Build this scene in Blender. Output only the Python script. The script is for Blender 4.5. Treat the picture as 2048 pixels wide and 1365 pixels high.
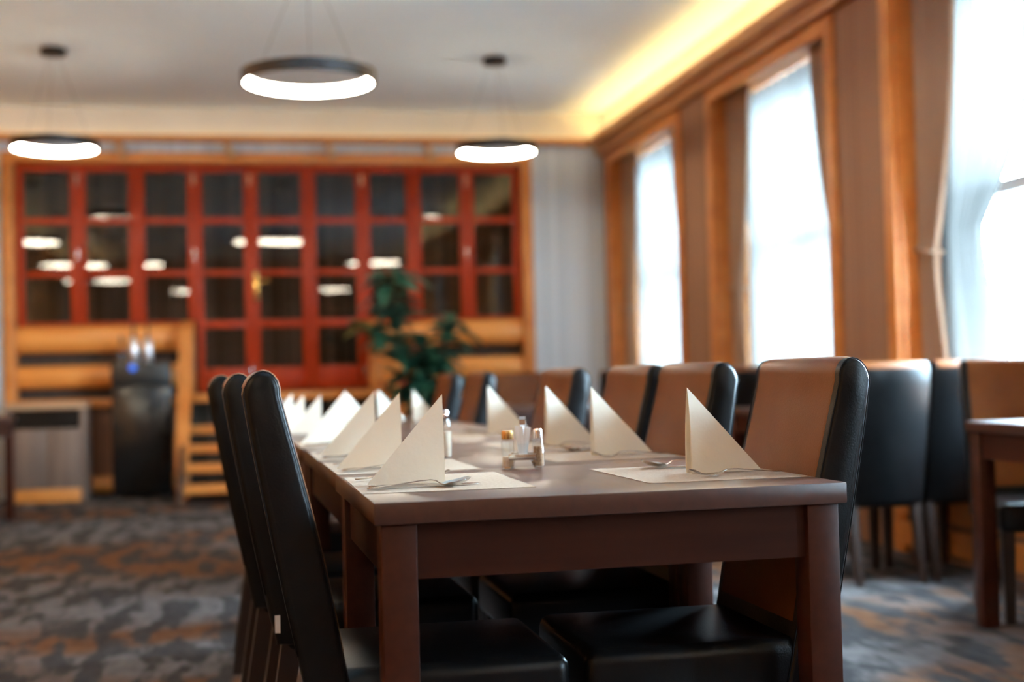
import bpy, bmesh, math, random
from mathutils import Vector, Matrix, Euler
random.seed(7)
scene = bpy.context.scene
C = scene.collection
for o in list(bpy.data.objects):
    bpy.data.objects.remove(o)

# ------------------------------------------------------------------ camera
EYE = 0.96
YAW, PITCH, ROLL, FPX = .195822, .0255896, -.0251126, 2692.985
fw = Vector((math.sin(YAW) * math.cos(PITCH), math.cos(YAW) * math.cos(PITCH), math.sin(PITCH)))
r0 = Vector((math.cos(YAW), -math.sin(YAW), 0)); u0 = r0.cross(fw)
rt = r0 * math.cos(ROLL) + u0 * math.sin(ROLL); up = -r0 * math.sin(ROLL) + u0 * math.cos(ROLL)
cam = bpy.data.cameras.new('camera'); cam_o = bpy.data.objects.new('camera', cam); C.objects.link(cam_o)
m = Matrix.Identity(4)
for i in range(3):
    m[i][0] = rt[i]; m[i][1] = up[i]; m[i][2] = -fw[i]
m[0][3], m[1][3], m[2][3] = 0, 0, EYE
cam_o.matrix_world = m
cam.sensor_width = 36; cam.sensor_fit = 'HORIZONTAL'; cam.lens = FPX / 2048 * 36
cam.clip_start = .05; cam.clip_end = 300
cam.dof.use_dof = True; cam.dof.focus_distance = 2.64; cam.dof.aperture_fstop = 1.85
scene.camera = cam_o

# ------------------------------------------------------------------ world, exposure
SKY = 62.0
RING = 30.0
COVE = 10.0
w = bpy.data.worlds.new('sky'); scene.world = w; w.use_nodes = True
nt = w.node_tree; bgn = nt.nodes['Background']
bgn.inputs[0].default_value = (.58, .81, 1.0, 1); bgn.inputs[1].default_value = SKY
vs = scene.view_settings
vs.view_transform = 'Standard'; vs.look = 'None'; vs.gamma = 1.0; vs.use_curve_mapping = False
vs.exposure = 1.42
scene.cycles.max_bounces = 8; scene.cycles.diffuse_bounces = 4; scene.cycles.transparent_max_bounces = 12
scene.cycles.sample_clamp_indirect = 6.0
scene.cycles.use_denoising = True

# window openings in the right hand wall, (near edge, far edge) along Y
XW = 3.33; YB = 12.2; ZC = 3.4
SILL, HEAD = .66, 2.94
WIN = [(9.97, 11.90), (7.22, 9.15), (4.49, 6.42), (1.76, 3.69), (-.97, .96)]  # last opening is unseen, added to throw frontal daylight onto the napkins
for i, (a, b) in enumerate(WIN):            # portals only guide the sampling of the sky
    l = bpy.data.lights.new('window_portal', 'AREA'); l.shape = 'RECTANGLE'
    l.size = b - a; l.size_y = HEAD - SILL
    l.cycles.is_portal = True
    lo = bpy.data.objects.new('window_portal', l); C.objects.link(lo)
    lo.location = (XW + .50, (a + b) / 2, (SILL + HEAD) / 2)
    lo.rotation_euler = (math.pi / 2, 0, math.pi / 2)

# ------------------------------------------------------------------ materials
def lin(c):
    return tuple(((v / 255) / 12.92 if v / 255 <= .04045 else ((v / 255 + .055) / 1.055) ** 2.4) for v in c)

def mat(name, col, rough=.5, spec=.5, metal=0, emit=None, coat=0):
    m_ = bpy.data.materials.new(name); m_.use_nodes = True
    b = m_.node_tree.nodes['Principled BSDF']
    b.inputs['Base Color'].default_value = (*col, 1); b.inputs['Roughness'].default_value = rough
    b.inputs['Specular IOR Level'].default_value = spec; b.inputs['Metallic'].default_value = metal
    b.inputs['Coat Weight'].default_value = coat
    if emit:
        b.inputs['Emission Color'].default_value = (*emit[0], 1); b.inputs['Emission Strength'].default_value = emit[1]
    return m_

def noisy(name, c1, c2, scale=(1, 1, 1), nscale=6, detail=6, rough=.5, spec=.5, bump=0, lo=.35, hi=.65, bscale=None, coat=0):
    m_ = mat(name, c1, rough, spec, coat=coat); t = m_.node_tree; N = t.nodes; L = t.links
    tc = N.new('ShaderNodeTexCoord'); mp = N.new('ShaderNodeMapping'); mp.inputs['Scale'].default_value = scale
    no = N.new('ShaderNodeTexNoise'); no.inputs['Scale'].default_value = nscale; no.inputs['Detail'].default_value = detail
    cr = N.new('ShaderNodeValToRGB')
    cr.color_ramp.elements[0].position = lo; cr.color_ramp.elements[1].position = hi
    cr.color_ramp.elements[0].color = (*c1, 1); cr.color_ramp.elements[1].color = (*c2, 1)
    L.new(tc.outputs['Object'], mp.inputs[0]); L.new(mp.outputs[0], no.inputs['Vector']); L.new(no.outputs['Fac'], cr.inputs[0])
    L.new(cr.outputs[0], N['Principled BSDF'].inputs['Base Color'])
    if bump:
        n2 = no
        if bscale:
            n2 = N.new('ShaderNodeTexNoise'); n2.inputs['Scale'].default_value = bscale; n2.inputs['Detail'].default_value = 3
            L.new(tc.outputs['Object'], n2.inputs['Vector'])
        bp = N.new('ShaderNodeBump'); bp.inputs['Strength'].default_value = bump; bp.inputs['Distance'].default_value = .002
        L.new(n2.outputs['Fac'], bp.inputs['Height']); L.new(bp.outputs[0], N['Principled BSDF'].inputs['Normal'])
    return m_

def mix_mat(name, tcol, ttrans, extra='translucent', gloss=0.0, dcol=None):
    """sheer cloth or thin glass: transparent mixed with a second lobe"""
    m_ = bpy.data.materials.new(name); m_.use_nodes = True; t = m_.node_tree; N = t.nodes; L = t.links
    N.remove(N['Principled BSDF']); out = N['Material Output']
    tr = N.new('ShaderNodeBsdfTransparent'); tr.inputs[0].default_value = (*tcol, 1)
    mx = N.new('ShaderNodeMixShader')
    if extra == 'glass':
        gl = N.new('ShaderNodeBsdfGlossy'); gl.inputs['Roughness'].default_value = .015; gl.inputs[0].default_value = (1, 1, 1, 1)
        lw = N.new('ShaderNodeLayerWeight'); lw.inputs[0].default_value = .5      # Schlick reflectance of one pane face
        pw = N.new('ShaderNodeMath'); pw.operation = 'POWER'; pw.inputs[1].default_value = 5
        mm = N.new('ShaderNodeMath'); mm.operation = 'MULTIPLY_ADD'; mm.inputs[1].default_value = 1 - gloss; mm.inputs[2].default_value = gloss
        L.new(lw.outputs['Facing'], pw.inputs[0]); L.new(pw.outputs[0], mm.inputs[0]); L.new(mm.outputs[0], mx.inputs[0])
        L.new(tr.outputs[0], mx.inputs[1]); L.new(gl.outputs[0], mx.inputs[2])
    else:
        a = N.new('ShaderNodeBsdfTranslucent'); a.inputs[0].default_value = (*dcol, 1)
        d = N.new('ShaderNodeBsdfDiffuse'); d.inputs[0].default_value = (*dcol, 1)
        m2 = N.new('ShaderNodeMixShader'); m2.inputs[0].default_value = .4
        L.new(a.outputs[0], m2.inputs[1]); L.new(d.outputs[0], m2.inputs[2])
        mx.inputs[0].default_value = 1 - ttrans
        L.new(tr.outputs[0], mx.inputs[1]); L.new(m2.outputs[0], mx.inputs[2])
    L.new(mx.outputs[0], out.inputs[0])
    return m_

M = {}
M['ceiling'] = noisy('ceiling_paint', (.77, .875, .95), (.79, .89, .96), nscale=3, rough=.9, spec=.1)
M['plaster'] = noisy('cream_plaster', (.74, .71, .64), (.78, .75, .68), nscale=3, rough=.9, spec=.1)
M['paper'] = noisy('striped_wallpaper', (.50, .58, .68), (.68, .76, .86), scale=(14, 14, .05), nscale=2.2, detail=3, rough=.75, spec=.2)
M['pillar'] = noisy('brown_wallpaper', (.27, .135, .078), (.35, .19, .115), scale=(14, 14, .05), nscale=2.2, detail=3, rough=.7, spec=.2)
M['pine'] = noisy('honey_pine', (.50, .162, .030), (.61, .23, .052), scale=(3, 3, 3), nscale=2.5, detail=5, rough=.45, spec=.4)
M['pine_x'] = noisy('honey_pine_long', (.56, .19, .036), (.68, .27, .064), scale=(.6, 9, 9), nscale=3, detail=5, rough=.42, spec=.45)
M['log'] = noisy('varnished_log', (.70, .245, .045), (.82, .345, .080), scale=(.5, 7, 7), nscale=3, detail=5, rough=.38, spec=.5)
M['beam'] = noisy('brown_beam', (.40, .15, .04), (.52, .22, .065), scale=(.8, .8, 8), nscale=3, detail=5, rough=.4, spec=.45)
M['mahog'] = noisy('red_mahogany', (.31, .025, .003), (.39, .037, .005), scale=(6, 6, .7), nscale=4, detail=5, rough=.36, spec=.2)
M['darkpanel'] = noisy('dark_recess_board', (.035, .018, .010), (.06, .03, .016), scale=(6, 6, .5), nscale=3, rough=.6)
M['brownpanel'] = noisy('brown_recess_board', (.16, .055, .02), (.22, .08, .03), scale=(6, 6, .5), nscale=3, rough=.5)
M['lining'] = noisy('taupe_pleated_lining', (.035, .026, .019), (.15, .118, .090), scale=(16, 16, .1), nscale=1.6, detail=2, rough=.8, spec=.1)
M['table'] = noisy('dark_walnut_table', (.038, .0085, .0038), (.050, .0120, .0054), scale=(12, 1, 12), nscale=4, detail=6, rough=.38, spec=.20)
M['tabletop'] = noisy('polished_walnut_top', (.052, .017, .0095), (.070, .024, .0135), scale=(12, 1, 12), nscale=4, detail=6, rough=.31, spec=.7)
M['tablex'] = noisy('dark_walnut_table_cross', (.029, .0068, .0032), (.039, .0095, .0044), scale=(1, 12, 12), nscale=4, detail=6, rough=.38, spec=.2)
M['leg'] = noisy('dark_leg_wood', (.020, .010, .007), (.030, .014, .009), scale=(9, 9, 1), nscale=4, rough=.4)
M['leather'] = noisy('black_leather', (.0045, .0048, .0055), (.0065, .0068, .0075), nscale=20, rough=.28, spec=.22, bump=.25, bscale=320)
M['brownfront'] = noisy('brown_front', (.120, .034, .006), (.152, .046, .009), nscale=5, rough=.38, spec=.16, bump=.22, bscale=320)
M['seam'] = mat('seam_thread', (.006, .006, .007), .7, .15)
M['seam_l'] = mat('pale_seam', (.03, .027, .024), .8, .1)
M['napkin'] = noisy('cream_paper', (.87, .81, .68), (.89, .835, .71), nscale=8, rough=.85, spec=.1, bump=.3, bscale=60)
M['mat'] = noisy('beige_paper_mat', (.40, .31, .235), (.47, .37, .285), nscale=160, detail=3, rough=.8, spec=.15, bump=.2, bscale=500)
M['steel'] = mat('polished_steel', (.62, .60, .57), .18, metal=1)
M['chrome'] = mat('chrome', (.75, .75, .76), .08, metal=1)
M['brasscap'] = mat('bronze_cap', (.45, .26, .10), .25, metal=1)
M['brass'] = mat('polished_brass', (.95, .62, .18), .15, metal=1)
M['salt'] = noisy('salt_grains', (.62, .47, .34), (.72, .58, .44), nscale=200, rough=.9)
M['pepper'] = noisy('pepper_grains', (.16, .07, .03), (.30, .15, .07), nscale=260, rough=.9, lo=.4, hi=.6)
M['white'] = mat('white_paper', (.82, .82, .82), .7)
M['glass'] = mix_mat('window_glass', (.97, .985, .985), .9, 'glass', .03)
M['vessel'] = mix_mat('clear_glass', (.93, .95, .96), .9, 'glass', .05)
M['screen_glass'] = mix_mat('screen_glass', (.80, .78, .76), .8, 'glass', .03)
M['sheer'] = mix_mat('white_sheer', (1, 1, 1), .005, 'cloth', dcol=(.046, .044, .041))
def drape_mat():
    m_ = bpy.data.materials.new('taupe_drape'); m_.use_nodes = True; t = m_.node_tree; N = t.nodes; L = t.links
    N.remove(N['Principled BSDF'])
    d = N.new('ShaderNodeBsdfDiffuse'); d.inputs[0].default_value = (.34, .225, .155, 1)
    a = N.new('ShaderNodeBsdfTranslucent'); a.inputs[0].default_value = (.12, .072, .048, 1)
    mx = N.new('ShaderNodeAddShader'); L.new(d.outputs[0], mx.inputs[0]); L.new(a.outputs[0], mx.inputs[1])
    L.new(mx.outputs[0], N['Material Output'].inputs[0]); return m_
M['drape'] = drape_mat()
M['frame_w'] = mat('white_window_frame', (.62, .64, .66), .4)
M['black'] = mat('black_metal', (.012, .012, .012), .35)
M['blackgloss'] = mat('black_gloss', (.008, .008, .008), .18, .5)
M['glow'] = mat('lit_diffuser', (.9, .85, .75), .4, emit=((1.0, .89, .70), RING))
M['cove'] = mat('lit_led_strip', (.9, .7, .4), .4, emit=((1.0, .68, .25), COVE))
M['bluelight'] = mat('blue_indicator', (.02, .1, .5), .3, emit=((.02, .16, .8), .35))
M['cabwood'] = noisy('taupe_veneer', (.13, .085, .065), (.20, .13, .098), scale=(6, 6, .5), nscale=2.5, rough=.5)
M['cabtop'] = noisy('light_oak', (.42, .25, .14), (.50, .31, .18), scale=(.6, 6, 6), nscale=3, rough=.45)
M['leaf'] = noisy('green_leaf', (.012, .060, .040), (.025, .095, .055), nscale=5, rough=.32, spec=.5)
M['leaf2'] = noisy('yellowing_leaf', (.12, .13, .03), (.18, .17, .05), nscale=5, rough=.4)
M['stem'] = noisy('plant_stem', (.06, .07, .03), (.10, .09, .04), nscale=9, rough=.7)
M['pot'] = noisy('green_glazed_pot', (.012, .085, .045), (.02, .12, .065), nscale=4, rough=.25)
M['soil'] = noisy('potting_soil', (.02, .012, .008), (.05, .03, .02), nscale=40, rough=1)
M['ground'] = noisy('pale_pavement', (.72, .73, .75), (.8, .8, .8), nscale=2, rough=.9)
M['pale'] = mat('pale_trim_paint', (.55, .46, .40), .5)

# patterned carpet
def carpet():
    m_ = mat('patterned_carpet', (.1, .1, .1), .95, .05); t = m_.node_tree; N = t.nodes; L = t.links
    tc = N.new('ShaderNodeTexCoord')
    def noise(sc, s, det=3, rot=0):
        mp = N.new('ShaderNodeMapping'); mp.inputs['Scale'].default_value = sc; mp.inputs['Rotation'].default_value = (0, 0, rot)
        no = N.new('ShaderNodeTexNoise'); no.inputs['Scale'].default_value = s; no.inputs['Detail'].default_value = det
        L.new(tc.outputs['Object'], mp.inputs[0]); L.new(mp.outputs[0], no.inputs['Vector']); return no
    def ramp(no, a, b, ca, cb):
        cr = N.new('ShaderNodeValToRGB'); e = cr.color_ramp.elements
        e[0].position = a; e[1].position = b; e[0].color = (*ca, 1); e[1].color = (*cb, 1)
        L.new(no.outputs['Fac'], cr.inputs[0]); return cr
    def mixc(fac, a, b):
        mx = N.new('ShaderNodeMix'); mx.data_type = 'RGBA'
        L.new(fac.outputs[0], mx.inputs[0]); L.new(a.outputs[0], mx.inputs[6]); L.new(b.outputs[0], mx.inputs[7])
        class O: outputs = [mx.outputs[2]]
        return O
    big = ramp(noise((.6, 1.1, 1), .8, 3), .46, .56, (0, 0, 0), (1, 1, 1))          # rust bands
    blot = ramp(noise((4.4, 1.15, 1), 2.0, 4, .06), .46, .55, (0, 0, 0), (1, 1, 1))    # dark blots
    grey = ramp(noise((3, 1.4, 1), 7, 3), .3, .7, (.090, .084, .086), (.140, .130, .128))
    rust = ramp(noise((3, 1.4, 1), 7, 3), .3, .7, (.092, .043, .022), (.145, .067, .034))
    dark = ramp(noise((3, 1.4, 1), 7, 3), .3, .7, (.034, .032, .034), (.056, .052, .052))
    c = mixc(blot, mixc(big, grey, rust), dark)
    L.new(c.outputs[0], N['Principled BSDF'].inputs['Base Color'])
    no = noise((1, 1, 1), 400, 2); bp = N.new('ShaderNodeBump'); bp.inputs['Strength'].default_value = .5; bp.inputs['Distance'].default_value = .004
    L.new(no.outputs['Fac'], bp.inputs['Height']); L.new(bp.outputs[0], N['Principled BSDF'].inputs['Normal'])
    return m_
M['carpet'] = carpet()

# ------------------------------------------------------------------ mesh helpers
def box(bm, x0, x1, y0, y1, z0, z1, bev=0, seg=2):
    vs_ = [bm.verts.new((x, y, z)) for x in (x0, x1) for y in (y0, y1) for z in (z0, z1)]
    f = [(0, 1, 3, 2), (4, 6, 7, 5), (0, 4, 5, 1), (2, 3, 7, 6), (0, 2, 6, 4), (1, 5, 7, 3)]
    fs = [bm.faces.new([vs_[i] for i in q]) for q in f]
    if bev:
        es = list({e for q in fs for e in q.edges})
        bmesh.ops.bevel(bm, geom=es, offset=bev, segments=seg, profile=.5, affect='EDGES')
    return vs_

def loft(bm, rings, closed=True, cap=True):
    """rings: lists of points, all the same length"""
    R = [[bm.verts.new(p) for p in r] for r in rings]
    n = len(R[0])
    for a, b in zip(R, R[1:]):
        for i in range(n if closed else n - 1):
            j = (i + 1) % n
            bm.faces.new((a[i], a[j], b[j], b[i]))
    if cap and closed:
        bm.faces.new(list(reversed(R[0]))); bm.faces.new(R[-1])
    return R

def lathe(bm, prof, n=24, cx=0, cy=0, cap=True):
    rings = [[(cx + r * math.cos(2 * math.pi * i / n), cy + r * math.sin(2 * math.pi * i / n), z) for i in range(n)] for r, z in prof]
    loft(bm, rings, True, cap)

def tube(bm, pts, rad, n=8, cap=True):
    pts = [Vector(p) for p in pts]; rings = []
    prev = None
    for i, p in enumerate(pts):
        d = (pts[min(i + 1, len(pts) - 1)] - pts[max(i - 1, 0)]).normalized()
        if prev is None:
            a = d.orthogonal().normalized()
        else:
            a = (prev - d * prev.dot(d)).normalized()
        prev = a; b = d.cross(a)
        r = rad[i] if isinstance(rad, (list, tuple)) else rad
        rings.append([p + (a * math.cos(2 * math.pi * k / n) + b * math.sin(2 * math.pi * k / n)) * r for k in range(n)])
    loft(bm, rings, True, cap)

def obj(name, bm, m_, parent=None, smooth=False, angle=None):
    bmesh.ops.recalc_face_normals(bm, faces=bm.faces)
    me = bpy.data.meshes.new(name); bm.to_mesh(me); bm.free()
    me.materials.append(M[m_] if isinstance(m_, str) else m_)
    if smooth:
        for p in me.polygons: p.use_smooth = True
        if angle: me.set_sharp_from_angle(angle=math.radians(angle))
    o = bpy.data.objects.new(name, me); C.objects.link(o)
    if parent: o.parent = parent
    return o

def bobj(name, dims, m_, parent=None, bev=0, seg=2):
    bm = bmesh.new(); box(bm, *dims, bev=bev, seg=seg)
    return obj(name, bm, m_, parent, smooth=bool(bev), angle=40 if bev else None)

def tag(o, label, cat, group=None, kind=None):
    o['label'] = label; o['category'] = cat
    if group: o['group'] = group
    if kind: o['kind'] = kind
    return o

def thing(name, label, cat, loc=(0, 0, 0), rz=0, group=None, kind=None):
    o = bpy.data.objects.new(name, None); C.objects.link(o); o.empty_display_size = .1
    o.location = loc; o.rotation_euler = (0, 0, rz)
    return tag(o, label, cat, group, kind)

def dup(root, loc, rz, label):
    r = root.copy(); C.objects.link(r); r.location = loc; r.rotation_euler = (0, 0, rz); r['label'] = label
    for ch in list(root.children):
        c = ch.copy(); C.objects.link(c); c.parent = r
        for g in list(ch.children):
            d = g.copy(); C.objects.link(d); d.parent = c
    return r

def piece(src, parent, loc=(0, 0, 0), rot=None, scale=None):
    c = src.copy(); C.objects.link(c); c.parent = parent; c.location = loc
    if rot is not None: c.rotation_euler = rot
    if scale is not None: c.scale = scale
    return c

# ------------------------------------------------------------------ the room
XL, YR = -3.0, -2.4
tag(bobj('floor', (XL - .1, XW + .6, YR - .1, YB + .7, -.1, 0), 'carpet'), 'brown and grey patterned carpet under the tables', 'carpet', kind='structure')
tag(bobj('ceiling', (XL - .1, XW + .6, YR - .1, YB + .9, ZC, ZC + .12), 'ceiling'), 'plain white ceiling with hanging ring lamps', 'ceiling', kind='structure')
tag(bobj('wall_left', (XL - .15, XL, YR, YB + .5, 0, ZC), 'pine'), 'honey pine panelled wall on the side away from the windows', 'wall', kind='structure')
tag(bobj('wall_rear', (XL, XW + .6, YR - .15, YR, 0, ZC), 'pillar'), 'brown papered wall behind the camera', 'wall', kind='structure')

# wall with the windows: spandrels, piers and frieze in one shell, pieces as children
bm = bmesh.new()
piers = []
edges = [YB] + [v for a, b in WIN for v in (b, a)] + [YR]
for i in range(0, len(edges), 2):
    piers.append((edges[i + 1], edges[i]))
for a, b in piers:
    box(bm, XW, XW + .48, a, b, 0, ZC)
for a, b in WIN:
    box(bm, XW, XW + .48, a, b, 0, SILL)
    box(bm, XW, XW + .48, a, b, HEAD, ZC)
wall_r = tag(obj('wall_right', bm, 'pillar'), 'brown striped wall with tall windows and wooden slats below', 'wall', kind='structure')
bobj('frieze', (XW - .006, XW, YR, YB, 3.12, ZC), 'plaster', wall_r)
# horizontal wooden slats under the windows
for i, (a, b) in enumerate(WIN[:4]):
    for k in range(4):
        bobj('slat', (XW - .035, XW - .001, a - .06, b + .06, .04 + k * .155, .165 + k * .155), 'pine', wall_r, bev=.012)

# cornice along the window wall with LED strip lying on top
bm = bmesh.new()
box(bm, XW - .15, XW - .001, YR, YB - .04, 3.075, 3.12, bev=.008)
box(bm, XW - .15, XW - .125, YR, YB - .04, 3.12, 3.155)
box(bm, XW - .085, XW - .001, YR, YB - .04, 2.985, 3.075, bev=.012)
tag(obj('trim_1', bm, 'beam', smooth=True, angle=40), 'wooden cornice running along the top of the window wall', 'cornice', kind='structure')
strip = bobj('led_strip', (XW - .10, XW - .06, YR, YB - .1, 3.1202, 3.128), 'cove')
tag(strip, 'warm LED strip lying on the cornice above the windows', 'LED strip', 'cove lighting strips')

def curtain_mesh(name, m_, y_of, z0, z1, x, amp, waves, parent=None, nu=56, nv=26, seed=0):
    """y_of(v) -> (ya, yb) at height fraction v (0 top .. 1 bottom); folds bulge in X"""
    rnd = random.Random(seed); ph = [rnd.uniform(0, 6.28) for _ in range(4)]
    bm = bmesh.new(); rows = []
    for j in range(nv + 1):
        v = j / nv; ya, yb = y_of(v); row = []
        for i in range(nu + 1):
            u = i / nu
            uu = u + .014 * math.sin(7 * u + ph[0]) + .012 * math.sin(3 * v + ph[3])
            wv = math.sin(waves * 2 * math.pi * uu + ph[1]) + .35 * math.sin(waves * 4.4 * math.pi * uu + ph[2])
            row.append((x + amp * wv * (.75 + .25 * math.cos(2.2 * v)), ya + (yb - ya) * u, z1 + (z0 - z1) * v))
        rows.append(row)
    loft(bm, rows, False, False)
    o = obj(name, bm, m_, parent, smooth=True)
    sm = o.modifiers.new('thickness', 'SOLIDIFY'); sm.thickness = .0015
    if m_ == 'sheer': o.modifiers.clear()
    return o

def smooth(t): t = max(0, min(1, t)); return t * t * (3 - 2 * t)

names_w = ['farthest window beside the back wall', 'middle window behind the right row of chairs', 'nearest window at the right edge',
           'window beside the camera', 'unseen window behind the camera, added to light the napkins']
for i, (a, b) in enumerate(WIN):
    ww = thing('window_%d' % (i + 1), 'tall wood-trimmed window, the %s' % names_w[i], 'window', (XW, (a + b) / 2, 0), kind='structure')
    h = (b - a) / 2
    # casing boards on the wall face and lining of the reveal
    for s in (-1, 1):
        bobj('casing', (-.03, -.0005, s * h if s > 0 else -h - .11, h + .11 if s > 0 else -h, .0, HEAD + .04), 'pine', ww, bev=.006)
        bobj('jamb_lining', (-.0005, .34, h - .02 if s > 0 else -h + .0005, h - .0005 if s > 0 else -h + .02, SILL, HEAD), 'pine', ww)
    bobj('head_casing', (-.03, -.0005, -h, h, HEAD - .055, HEAD + .04), 'pine_x', ww, bev=.006)
    bobj('head_lining', (0, .34, -h + .02, h - .02, HEAD - .02, HEAD - .0005), 'pine', ww)
    bobj('window_sill', (-.05, .38, -h + .02, h - .02, SILL + .0005, SILL + .035), 'pine', ww, bev=.008)
    # sash frame with transom and mullion
    bm = bmesh.new(); fx0, fx1 = .36, .42
    for yy in (-h + .001, h - .081, -.04): box(bm, fx0, fx1, yy, yy + .08, SILL + .036, HEAD - .021)
    for zz in (SILL + .036, HEAD - .10, 1.80): box(bm, fx0 + .004, fx1 + .004, -h + .001, h - .001, zz, zz + .07)
    obj('sash_frame', bm, 'frame_w', ww)
    for yy in ((-h + .081, -.04), (.04, h - .081)):
        for zz in ((SILL + .107, 1.80), (1.872, HEAD - .10)):
            bobj('pane', (.388, .392, yy[0], yy[1], zz[0], zz[1]), 'glass', ww)

# drapes and sheers, in the reveal; far = larger Y
def tie_shape(yedge, wide_top, wide_tie, wide_bot, sgn, ztie=.62):
    def f(v):
        if v < ztie:
            t = v / ztie; wd = wide_top + (wide_tie - wide_top) * (t ** 1.9)
        else:
            t = (v - ztie) / (1 - ztie); wd = wide_tie + (wide_bot - wide_tie) * smooth(t)
        return (yedge, yedge + sgn * wd)
    return f
drape_lab = {(0, 1): 'taupe drape at the back wall side of the farthest window', (0, -1): 'taupe drape at the near side of the farthest window',
             (1, 1): 'taupe drape on the far side of the middle window', (1, -1): 'taupe drape curving back on the near side of the middle window',
             (2, 1): 'taupe drape gathered on the far side of the nearest window', (2, -1): 'taupe drape on the near side of the nearest window'}
for i, (a, b) in enumerate(WIN[:4]):
    for s in (1, -1):
        if (i, s) not in drape_lab: continue
        if s > 0: f = tie_shape(b - .03, .42, .17, .26, -1)
        else: f = tie_shape(a + .03, .44, .12, .20, 1)
        d = curtain_mesh('drape', 'drape', f, SILL + .04, HEAD - .022, XW + .10, .020, 5.5, seed=i * 3 + s)
        tag(d, drape_lab[(i, s)], 'curtain', 'taupe window drapes')
        ye = (b - .03) if s > 0 else a + .03
        wd = .17 if s > 0 else .12
        bm = bmesh.new(); zt = HEAD - .02 - .62 * (HEAD - SILL - .06)
        tube(bm, [(XW + .10 - .05 * math.cos(q) , ye - s * (wd / 2) + (wd / 2 + .006) * math.sin(q), zt + .02 * math.sin(q) * s) for q in [k * math.pi / 8 for k in range(-8, 9)]], .012, 6)
        obj('tieback', bm, 'drape', d, smooth=True)
SHN = 5
sheer_lab = ['white sheer curtain across the farthest window', 'white sheer curtain across the middle window',
             '', 'white sheer curtain across the window beside the camera', 'white sheer curtain part drawn across the added, unseen window behind the camera']
for i, (a, b) in enumerate(WIN[:SHN]):
    if i != 2:
        f = (lambda a, b: (lambda v: (b - .022, a + .022)))(a, (b, b, b, a + .95, b - .24)[i])  # the two unseen sheers are left part open to let daylight in
        o = curtain_mesh('sheer_curtain', 'sheer', f, SILL + .045, HEAD - .025, XW + .22, .018, 15, nu=120, seed=i)
        tag(o, sheer_lab[i], 'curtain', 'white sheer curtains')
    else:
        for s in (1, -1):
            if s > 0: f = tie_shape(b - .022, 1.04, .40, .66, -1, .58)
            else: f = tie_shape(a + .06, .70, .30, .5, 1, .58)
            o = curtain_mesh('sheer_curtain', 'sheer', f, SILL + .045, HEAD - .025, XW + .22, .022, 9, nu=90, seed=i + 20 + s)
            side = 'far' if s > 0 else 'near'
            tag(o, 'white sheer curtain swept to the %s side of the nearest window' % side, 'curtain', 'white sheer curtains')

# ------------------------------------------------------------------ back wall
bm = bmesh.new()
SX0, SX1 = -1.93, 2.53         # glazed screen and log front sit in this opening
box(bm, XL, SX0 - .10, YB, YB + .25, 0, ZC)
box(bm, SX1 + .10, XW + .48, YB, YB + .25, 0, ZC)
box(bm, SX0 - .10, SX1 + .10, YB, YB + .25, 2.92, ZC)
wall_b = tag(obj('wall_back', bm, 'paper'), 'pale grey striped back wall around the glazed wooden screen', 'wall', kind='structure')
bobj('frieze', (XL, XW - .01, YB - .006, YB - .0005, 3.15, ZC), 'plaster', wall_b)
bobj('brown_panel', (XL, SX0 - .175, YB - .02, YB - .0005, 0, 3.05), 'pillar', wall_b)
# space behind the screen
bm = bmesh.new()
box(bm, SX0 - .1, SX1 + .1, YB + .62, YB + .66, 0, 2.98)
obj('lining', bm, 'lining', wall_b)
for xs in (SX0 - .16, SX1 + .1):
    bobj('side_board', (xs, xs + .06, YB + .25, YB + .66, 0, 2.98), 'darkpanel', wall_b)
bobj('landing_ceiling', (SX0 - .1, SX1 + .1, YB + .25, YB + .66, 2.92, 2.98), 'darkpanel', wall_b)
# pine frame around the screen
bobj('frame_post', (SX0 - .10, SX0 - .001, YB - .06, YB + .12, 0, 2.91), 'pine', wall_b, bev=.01)
bobj('frame_post', (SX1 + .001, SX1 + .10, YB - .06, YB + .12, 0, 2.91), 'pine', wall_b, bev=.01)
bobj('frame_head', (SX0 - .10, SX1 + .10, YB - .06, YB + .12, 2.905, 3.0), 'pine_x', wall_b, bev=.01)
tag(bobj('trim_2', (XL, XW - .16, YB - .10, YB - .021, 3.085, 3.15), 'beam', bev=.01), 'long brown beam above the glazed screen on the back wall', 'beam', kind='structure')
s2 = bobj('led_strip', (XL + .2, XW - .2, YB - .075, YB - .045, 3.1502, 3.157), mat('lit_back_strip', (.9, .7, .4), .4, emit=((1, .66, .28), COVE * .06)))
tag(s2, 'warm LED strip lying on the beam above the glazed screen', 'LED strip', 'cove lighting strips')
tag(bobj('trim_3', (SX0 - .205, SX0 - .165, YB - .045, YB - .021, .12, 2.62), 'pale'), 'narrow pale upright strip at the left edge of the back wall', 'trim', kind='structure')
tag(bobj('baseboard_back', (SX1 + .101, XW - .04, YB - .02, YB - .0005, 0, .1), 'pine_x'), 'pine skirting board below the pale striped wall', 'baseboard', kind='structure')

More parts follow.
